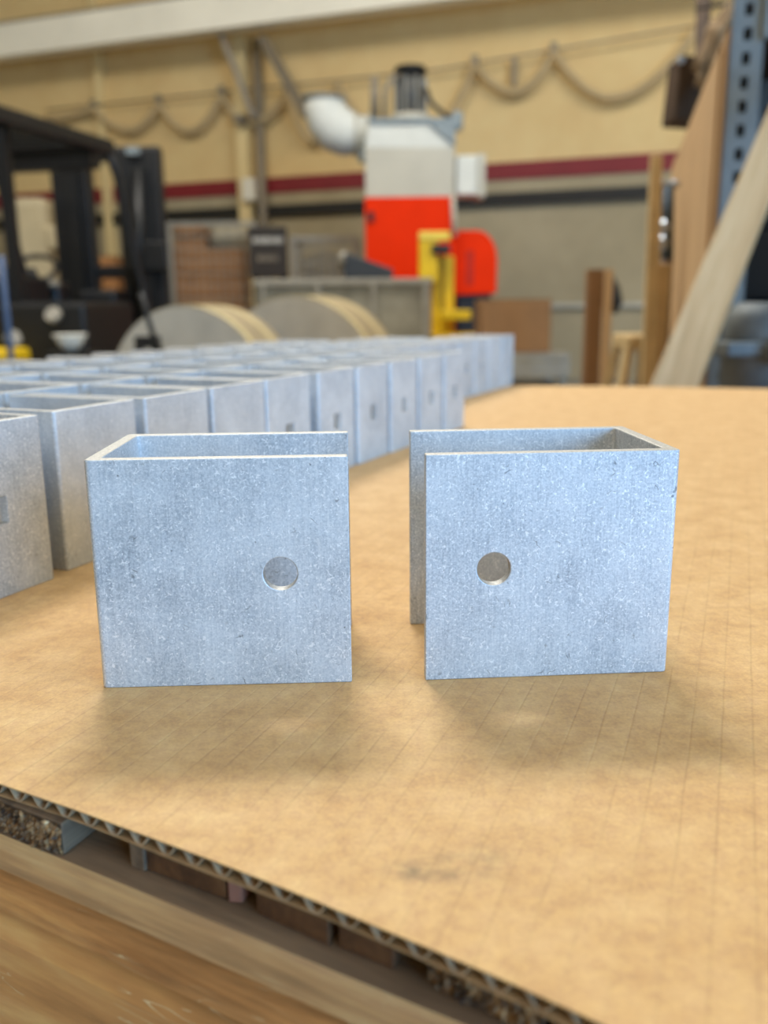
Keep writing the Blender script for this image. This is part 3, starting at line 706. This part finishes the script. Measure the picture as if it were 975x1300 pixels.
# rack
rk = standing('storage_rack', 'blue-grey perforated steel storage rack at the right edge', 'rack', 945, 2.15); rk.location.x = at(945, 100, 2.15).x; o0 = rk.location.copy()
RROT = math.radians(-23); rk.rotation_euler = (0, 0, RROT)
RY = 2.15
uw = at(964, 100, RY).x-at(927, 100, RY).x; cx = 0
def perforated(name, x, y, ztop, w):
    bm = bmesh.new(); step = .05; n_ = int(ztop/step); hw = .0085
    lv = []
    for k in range(n_):
        z0, z1 = k*step, (k+1)*step; zc_ = (z0+z1)/2
        cuts = [z0, zc_-.013, zc_+.013, z1]
        for (xa, xb, za, zb2) in ((-w/2, -hw, z0, z1), (hw, w/2, z0, z1), (-hw, hw, z0, cuts[1]), (-hw, hw, cuts[2], z1)):
            v = [bm.verts.new(p) for p in ((x+xa, y, za), (x+xb, y, za), (x+xb, y, zb2), (x+xa, y, zb2))]; bm.faces.new(v)
    bmesh.ops.remove_doubles(bm, verts=bm.verts, dist=1e-5)
    r = bmesh.ops.extrude_face_region(bm, geom=bm.faces[:]); bmesh.ops.translate(bm, vec=(0, .003, 0), verts=[v for v in r['geom'] if isinstance(v, bmesh.types.BMVert)])
    for s in (-1, 1): bm_box(bm, (x+s*w/2, y+.02, ztop/2), (.003, .04, ztop))
    box('slot_dark_backing', (x, y+.036, ztop/2), (w-.008, .004, ztop), BLACK2, rk)  # black backing puts the shade inside the slots into colour
    return mesh_obj(name, bm, BLUESTEEL, rk)
ztop = at(945, -60, RY).z-FLOOR
perforated('upright', cx, 0, ztop, uw)
perforated('upright', cx, .75, ztop, uw)
perforated('upright', cx+1.5, 0, ztop, uw); perforated('upright', cx+1.5, .75, ztop, uw)
zsb = at(965, 52, RY).z-FLOOR
def shelf(z, h_, mat=BLUESTEEL):
    box('shelf_beam', (cx+.75, -.004, z+h_/2), (1.5-uw-.002, .02, h_), mat, rk); box('shelf_beam', (cx+.75, .765, z+h_/2), (1.5+uw, .02, h_), mat, rk)
    box('shelf_deck', (cx+.75, .375, z+h_*.8), (1.5, .74, .02), BOXDARK, rk)
shelf(zsb, .1); shelf(at(960, 482, RY+.3).z-FLOOR-.11, .09)
zmid = at(960, 372, RY).z-FLOOR; shelf(zmid-.06, .035, BLACK)
for x in (cx, cx+1.5):
    for z0 in (.4, 1.1): bar('brace', (x, .02, z0), (x, .74, z0+.45), .03, .01, BLUESTEEL, rk)
box('dark_backdrop', (cx+.75, .8, ztop/2), (1.6, .01, ztop), BLACK2, rk)  # black sheet added so the depth of the rack reads dark
# contents of the rack
zlow = at(960, 482, RY+.3).z-.11+.09*.8+.012-0
lowz = rk.location.z + (at(960, 482, RY+.3).z-FLOOR-.11) + .09*.8+.011
def on_rack(name, label, cat, px, y, z): p = at(px, 440, RY+y); return thing(name, label, cat, (p.x, RY+y, z), RROT)
g1 = standing('pump_casting', 'blue-grey metal pump casting on a dark pedestal right of the leaning plank', 'pump', 968, 1.95)
zt_ = at(968, 384, 1.95).z-FLOOR; zb_ = at(968, 500, 1.95).z-FLOOR
tube('barrel', [(0, 0, zb_), (0, 0, zt_-.03), (0, 0, zt_)], [.085, .085, .06], MACHBLUE, g1, 18)
box('flange', (-.01, -.02, zb_+.1), (.2, .13, .03), MACHBLUE, g1, .006); tube('spigot', [(0, -.06, zb_+.1), (0, -.12, zb_+.1)], .03, MACHBLUE, g1, 12)
box('rib', (.02, -.08, (zb_+zt_)/2), (.018, .03, zt_-zb_-.06), MACHBLUE, g1, .004)
box('pedestal', (0, 0, zb_/2), (.14, .14, zb_), BLACK, g1, .01)
g3 = on_rack('black_toolbox', 'black toolbox on the middle rack shelf behind the plank', 'toolbox', 985, .3, rk.location.z+zmid-.06+.035*.8+.012)
box('case', (0, 0, .09), (.34, .2, .18), BLACK, g3, .012); box('lid', (0, 0, .195), (.345, .205, .03), BLACK2, g3, .008); bar('handle', (-.06, 0, .22), (.06, 0, .22), .02, .02, BLACK, g3)
# leaning plank
pk = standing('leaning_plank', 'pale wooden plank leaning against the blue-grey rack', 'plank', 855, 1.66); o0 = pk.location
YB_, YT_ = 1.66, 2.08
def PL(px, py):
    t = (490-py)/(490+100); return at(px, py, YB_+(YT_-YB_)*t)
tl, tr_ = PL(975+34, 60), PL(975+78, 60)
bl, br = PL(825, 488), PL(885, 490)
dl, dr = (bl-tl), (br-tr_)
k = (bl.z-FLOOR)/-dl.z; bl2 = bl+dl*k; k = (br.z-FLOOR)/-dr.z; br2 = br+dr*k
bm = bmesh.new(); bm_prism(bm, [tl-o0, bl2-o0, br2-o0, tr_-o0], Vector((.012, .022, -.004)))
mesh_obj('plank', bm, W_PALE, pk, bevel=.002)
# dark brown carton and cloth on a wall post behind
hp = standing('hanging_post', 'dark steel post behind the cardboard sheets', 'post', 905, 3.9); o0 = hp.location
tube('pole', [(0, .1, 0), at(905, -40, 3.9)-o0+Vector((0, .1, 0))], .03, BOXDARK, hp); box('foot', (0, .1, .01), (.3, .3, .02), BOXDARK, hp)
a, b = at(853, 76, 3.8), at(900, 158, 3.8)
bx = thing('dark_card_box', 'dark brown box hung on the post high above the cardboard sheets', 'box', ((a.x+b.x)/2, 3.82, b.z))
hh = a.z-b.z; ww = b.x-a.x
box('box_body', (0, 0, hh/2), (ww, .16, hh), BOXDARK, bx, .01, M=Matrix.Rotation(math.radians(4), 4, 'Y')); box('hanger', (ww*.4, .1, hh*.8), (.05, .2, .03), BOXDARK, bx)
tube('chrome_knob', [(-ww*.42, -.06, hh*.9), (-ww*.42, -.1, hh*.92)], .013, CHROME, bx, 12)
clh = thing('brown_cloth', 'crumpled brown cloth hanging from the post above the dark box', 'cloth', at(907, 92, 3.6))
bm = bmesh.new(); bmesh.ops.create_icosphere(bm, subdivisions=4, radius=1)
from mathutils import noise as mnoise
for v in bm.verts:
    n_ = mnoise.noise(v.co*2.2)*.45+mnoise.noise(v.co*5)*.2; v.co *= 1+n_; v.co = Vector((v.co.x*.05 + v.co.z*.035, v.co.y*.06, v.co.z*.14+.08))
mesh_obj('cloth_body', bm, DARKCLOTH, clh, smooth=True)
tube('tie_cord', [(.04, 0, .18), (.06, .1, .26), (.01, .28, .3)], .008, BLACK, clh, 6)

# ------------------------------------------------------------------ pallet crate and cardboard
EV = Vector((math.cos(BOARD_ANG), math.sin(BOARD_ANG), 0)); ED = Vector((math.cos(EDGE_ANG), math.sin(EDGE_ANG), 0)); EN = Vector((ED.y, -ED.x, 0))  # EN: outward (to camera)
CT = .0044                                # cardboard thickness
BT = .0095                                # deck board thickness
plt = thing('wooden_pallet', 'wooden pallet crate with stacked side boards under the cardboard sheet', 'pallet', (0, 0, 0))
zd0 = -CT-BT
FL0 = onz(108, 1107, zd0)                 # front line of the upper side board
def front_line(s, z, out=0.0): return FL0 + ED*s + EN*out + Vector((0, 0, z-zd0))
S0, S1 = -.9, 1.25
LEN = 1.5
def plank_run(name, z0, z1, out, th, mat, lap=.0052):
    # lapped profile: the top of each board is set back, its lower part stands proud
    h_ = z1-z0; k_ = min(1, .013/h_); prof = [(-lap, z1), (-lap*.93, z1-h_*k_*.18), (-lap*.45, z1-h_*k_*.42), (-lap*.08, z1-h_*k_*.72), (0, z0+.0006), (-.0006, z0), (-th, z0), (-th, z1)]
    A = front_line(S0, 0, 0); B = front_line(S1, 0, 0); A.z = B.z = 0
    bm = bmesh.new(); bm_prism(bm, [A+EN*(out+o_)+Vector((0, 0, z_)) for o_, z_ in prof], B-A)
    o = mesh_obj(name, bm, mat, plt)
    o.data.materials.append(W_LEDGE)
    for p in o.data.polygons:
        if p.normal.z > .9: p.material_index = 1
    return o
plank_run('side_board', zd0-.0112, zd0-.0002, 0, .10, W_SIDE2, .0012)
plank_run('side_board', zd0-.0245, zd0-.0116, .0002, .10, W_SIDE)
plank_run('side_board', zd0-.105, zd0-.0249, .0006, .06, W_SIDE3, .0052)
zz = zd0-.1055
while zz > FLOOR+.02:
    z0 = max(zz-.12, FLOOR); plank_run('side_board', z0, zz-.0005, 0, .03, W_SIDE, .002); zz = z0-.0005
# far and end walls of the crate
def crate_wall(p, q, n_):
    z1 = zd0-.001
    for k in range(n_):
        h_ = (z1-FLOOR)/n_; bm = bmesh.new(); d = (q-p).normalized()
        M = Matrix.Translation(p.lerp(q, .5)+Vector((0, 0, FLOOR+h_*(k+.5)))) @ Matrix.Rotation(math.atan2(d.y, d.x), 4, 'Z')
        bm_box(bm, (0, 0, 0), ((q-p).length, .025, h_-.002), M); mesh_obj('wall_board', bm, W_SIDE, plt)
cA, cB = front_line(S0+.02, zd0, -.12), front_line(S1-.02, zd0, -.12); cA.z = cB.z = 0
crate_wall(cA, cA+EV*1.05, 5); crate_wall(cB, cB+EV*1.05, 5); crate_wall(cA+EV*1.08, cB+EV*1.08, 5)
# deck boards
def board(pA, pB, mat, end=True, rough_end=False, length=LEN*.8):
    pA = Vector((pA.x, pA.y, 0)); pB = Vector((pB.x, pB.y, 0)); zc_ = zd0
    bm = bmesh.new(); bm_prism(bm, [pA+Vector((0, 0, zd0)), pB+Vector((0, 0, zd0)), pB+EV*length+Vector((0, 0, zd0)), pA+EV*length+Vector((0, 0, zd0))], Vector((0, 0, BT-.0003)))
    o = mesh_obj('deck_board', bm, mat, plt, bevel=.0004)
    if rough_end:                          # torn fibres at the sawn end
        bm = bmesh.new(); W_ = (pB-pA).length; nx, nz = max(4, int(W_/.0007)), 14; d = (pB-pA)/nx; nrm = -EV; G = []
        for j in range(nz+1):
            G.append([bm.verts.new(pA+d*i+Vector((0, 0, zd0+.0001+(BT-.0006)*j/nz))+nrm*(.0003+abs(random.gauss(0, .0007)) + .0006*mnoise.noise(Vector((i*.35, j*.5, pA.x*90))))) for i in range(nx+1)])
        for j in range(nz):
            for i in range(nx): bm.faces.new((G[j][i], G[j][i+1], G[j+1][i+1], G[j+1][i]))
        mesh_obj('end_grain', bm, ENDG, o)
    return o
lA = onz(82, 1085, zd0)
board(lA-ED*.16, lA, W_GREY, rough_end=True)
board(lA-ED*.30, lA-ED*.166, W_GREY); board(lA-ED*.46, lA-ED*.31, W_BROWN); board(lA-ED*.62, lA-ED*.47, W_GREY)
board(onz(166, 1100, zd0), onz(184, 1107, zd0), W_GREY)
board(onz(186, 1104, zd0), onz(287, 1142, zd0), W_BROWN)
board(onz(290, 1146, zd0), onz(308, 1147, zd0), plain('reddish_block', srgb(150, 98, 76), .7), length=.05)
board(onz(326, 1160, zd0), onz(417, 1201, zd0), W_BROWN)
board(onz(430, 1203, zd0), onz(500, 1232, zd0), W_BROWN)
board(onz(546, 1245, zd0), onz(690, 1318, zd0), W_GREY, rough_end=True)
pE = onz(702, 1322, zd0)
board(pE, pE+ED*.055, W_GREY, rough_end=True); board(pE+ED*.07, pE+ED*.2, W_BROWN); board(pE+ED*.21, pE+ED*.34, W_GREY); board(pE+ED*.36, pE+ED*.5, W_GREY); board(pE+ED*.52, pE+ED*.66, W_BROWN)
# dark cross member that closes the view below the deck gaps
bm = bmesh.new(); M = Matrix.Translation(front_line((S0+S1)/2, zd0-.012, -.45)) @ Matrix.Rotation(EDGE_ANG, 4, 'Z'); bm_box(bm, (0, 0, 0), (S1-S0-.1, .69, .02), M)
mesh_obj('under_deck', bm, W_BROWN, plt)

# corrugated sheet
near = [onz(x, y, 0) for (x, y) in ((0, 995), (100, 1029), (200, 1066), (300, 1103), (400, 1143), (500, 1185), (600, 1226), (700, 1270), (760, 1298))]
d0 = (near[0]-near[1]).normalized(); d1 = (near[-1]-near[-2]).normalized()
near = [near[0]+d0*.75] + near + [near[-1]+d1*.75]
far = [onz(x, y, 0) for (x, y) in ((660, 489.5), (800, 490.5), (975, 493.5))]
e0 = (far[0]-far[1]).normalized(); e1 = (far[2]-far[1]).normalized()
far = [far[0]+e0*1.1] + far + [far[2]+e1*.45]
def uv(p): return p.dot(FE), p.dot(FV)
nu = sorted(uv(p) for p in near); fu = sorted(uv(p) for p in far)
def interp(T, u):
    if u <= T[0][0]: a, b = T[0], T[1]
    elif u >= T[-1][0]: a, b = T[-2], T[-1]
    else:
        for a, b in zip(T, T[1:]):
            if a[0] <= u <= b[0]: break
    return a[1]+(b[1]-a[1])*(u-a[0])/(b[0]-a[0])
U0, U1 = -.86, .52
card = thing('cardboard_sheet', 'large tan corrugated cardboard sheet lying on the wooden pallet', 'cardboard', (0, 0, 0))
def liner(name, ztop, th, mat, inset=0.0):
    bm = bmesh.new(); N = 90; rows = []
    for i in range(N+1):
        u = U0+(U1-U0)*i/N; a, b = interp(nu, u)+inset, interp(fu, u)
        wv = .0004*math.sin(u*70) if inset else 0
        P0, P1 = FE*u+FV*(a+wv), FE*u+FV*b
        rows.append([bm.verts.new(p+Vector((0, 0, z))) for p, z in ((P0, ztop), (P1, ztop), (P1, ztop-th), (P0, ztop-th))])
    for A, B in zip(rows, rows[1:]):
        for k in range(4): bm.faces.new((A[k], A[(k+1) % 4], B[(k+1) % 4], B[k]))
    bm.faces.new(rows[0]); bm.faces.new(rows[-1][::-1])
    return mesh_obj(name, bm, mat, card)
LT = .00042
liner('top_liner', 0, LT, KRAFT)
liner('bottom_liner', -CT+LT, LT, KRAFT_EDGE, .0005)
bm = bmesh.new(); SEG = 10; tot = int((U1-U0)/PITCH_FL*SEG); zc = -CT/2; amp = CT/2-LT-.0001; prev = None
for i in range(tot+1):
    u = U0+PITCH_FL*i/SEG; a, b = interp(nu, u)+.0006, interp(fu, u)-.001
    z = zc+amp*max(-1, min(1, 1.25*math.sin(2*PI*i/SEG)))
    cur = [bm.verts.new(FE*u+FV*a+Vector((0, 0, z))), bm.verts.new(FE*u+FV*b+Vector((0, 0, z)))]
    if prev: bm.faces.new((prev[0], prev[1], cur[1], cur[0]))
    prev = cur
fo_ = mesh_obj('fluting', bm, FLUTE, card, recalc=False)
m = fo_.modifiers.new('solid', 'SOLIDIFY'); m.thickness = .0004; m.offset = 0

# ------------------------------------------------------------------ brackets
BL, BW, BH, BTH = .0864, .0608, .080, .0046
def make_bracket_mesh():
    bm = bmesh.new(); r = .0012; pts = [(BL, 0), (BL, BTH)]
    for k in range(4):
        t = k/3*PI/2; pts.append((BTH+r-r*math.sin(t), BTH+r-r*math.cos(t)))
    for k in range(4):
        t = k/3*PI/2; pts.append((BTH+r-r*math.cos(t), BW-BTH-r+r*math.sin(t)))
    pts += [(BL, BW-BTH), (BL, BW)]
    R2 = .0018                             # rounded outer corners of the extrusion
    for k in range(5):
        t = k/4*PI/2; pts.append((R2-R2*math.sin(t), BW-R2+R2*math.cos(t)))
    for k in range(5):
        t = k/4*PI/2; pts.append((R2-R2*math.cos(t), R2-R2*math.sin(t)))
    bm_prism(bm, [Vector((x, y, -BH/2)) for x, y in pts], Vector((0, 0, BH)))
    body = mesh_obj('body_tmp', bm, ALU)
    bm = bmesh.new(); bmesh.ops.create_cone(bm, cap_ends=True, segments=48, radius1=.00575, radius2=.00575, depth=.02, matrix=Matrix.Translation((.0629, BTH/2, 0)) @ Matrix.Rotation(PI/2, 4, 'X'))
    cut = mesh_obj('cut_tmp', bm, ALU); 
    bm = bmesh.new(); bm_box(bm, (BTH/2, BW/2, 0), (.02, .012, .0124)); cut2 = mesh_obj('cut_tmp', bm, ALU)
    for c_ in (cut, cut2):
        m = body.modifiers.new('b', 'BOOLEAN'); m.operation = 'DIFFERENCE'; m.object = c_; m.solver = 'EXACT'
    m = body.modifiers.new('bev', 'BEVEL'); m.width = .00045; m.segments = 2; m.limit_method = 'ANGLE'; m.angle_limit = math.radians(40)
    dg = bpy.context.evaluated_depsgraph_get(); me = bpy.data.meshes.new_from_object(body.evaluated_get(dg)); me.name = 'bracket'
    for o in (body, cut, cut2): bpy.data.objects.remove(o, do_unlink=True)
    me.materials.clear(); me.materials.append(ALU); me.materials.append(ALU_CUT)
    for p in me.polygons:                  # sawn ends and drilled bore are freshly cut metal
        n_, c_ = p.normal, p.center
        bore = (c_ - Vector((.0629, c_.y, 0))).length < .0061 and abs(n_.y) < .5 and c_.y < BTH
        if abs(n_.z) > .5 or bore: p.material_index = 1
    return me
BM = make_bracket_mesh()
def bracket(x, y, yaw, label, group=None, flip=False):
    o = bpy.data.objects.new('aluminium_bracket', BM); C.objects.link(o)
    R = Matrix.Rotation(yaw, 4, 'Z')
    if flip: R = R @ Matrix.Rotation(PI, 4, 'Y')
    o.matrix_world = Matrix.Translation((x, y, BH/2)) @ R
    return tag(o, label, 'bracket', group)
bracket(-.09816, .28612, .034, 'aluminium U-bracket standing alone at front left, round hole at its right')
fx, fy, fyaw = .01391, .28990, .061
bracket(fx+BL*math.cos(fyaw), fy+BL*math.sin(fyaw), fyaw, 'aluminium U-bracket standing alone at front right, round hole at its left', flip=True)
ORD = ['zeroth', 'first', 'second', 'third', 'fourth', 'fifth', 'sixth', 'seventh', 'eighth', 'ninth', 'tenth', 'eleventh', 'twelfth', 'thirteenth', 'fourteenth', 'fifteenth', 'sixteenth', 'seventeenth', 'eighteenth']
def row_bracket(x, y, yaw, label, group):
    # web faces the camera side; (x, y) is the near end of the web
    bracket(x+BW*math.cos(yaw), y+BW*math.sin(yaw), yaw+PI/2, label, group)
front = [(-.18604, .3592, 1.15), (-.15908, .42716, 1.161), (-.1310, .48794, 1.165), (-.1051, .5463, 1.145), (-.07926, .60449, 1.14), (-.04812, .66657, 1.154)]
for k in range(1, 5): front.append((-.04812+k*.02764, .66657+k*.05838, 1.15))
for i, (x, y, yw) in enumerate(front):
    row_bracket(x+.0008*math.cos(yw), y+.0008*math.sin(yw), yw, f'aluminium U-bracket with square slot, {ORD[i+1]} from the left in the front row', 'brackets in the front row')
RD = Vector((math.cos(1.134), math.sin(1.134), 0)); RN = Vector((-RD.y, RD.x, 0)); R0 = Vector((-.15908, .42716, 0))
ROWN = ['front', 'second', 'third', 'fourth']
for r, j0, j1 in ((1, 0, 16), (2, 1, 14), (3, 2, 12)):
    for j in range(j0, j1+1):
        p = R0+RD*(j*.0646+random.uniform(-.0003, .0003))+RN*(.1*r+random.uniform(-.0015, .0015))
        row_bracket(p.x, p.y, 1.14+random.uniform(-.005, .005), f'aluminium U-bracket, {ORD[j1-j+1]} from the far right end of the {ROWN[r]} row', f'brackets in the {ROWN[r]} row')
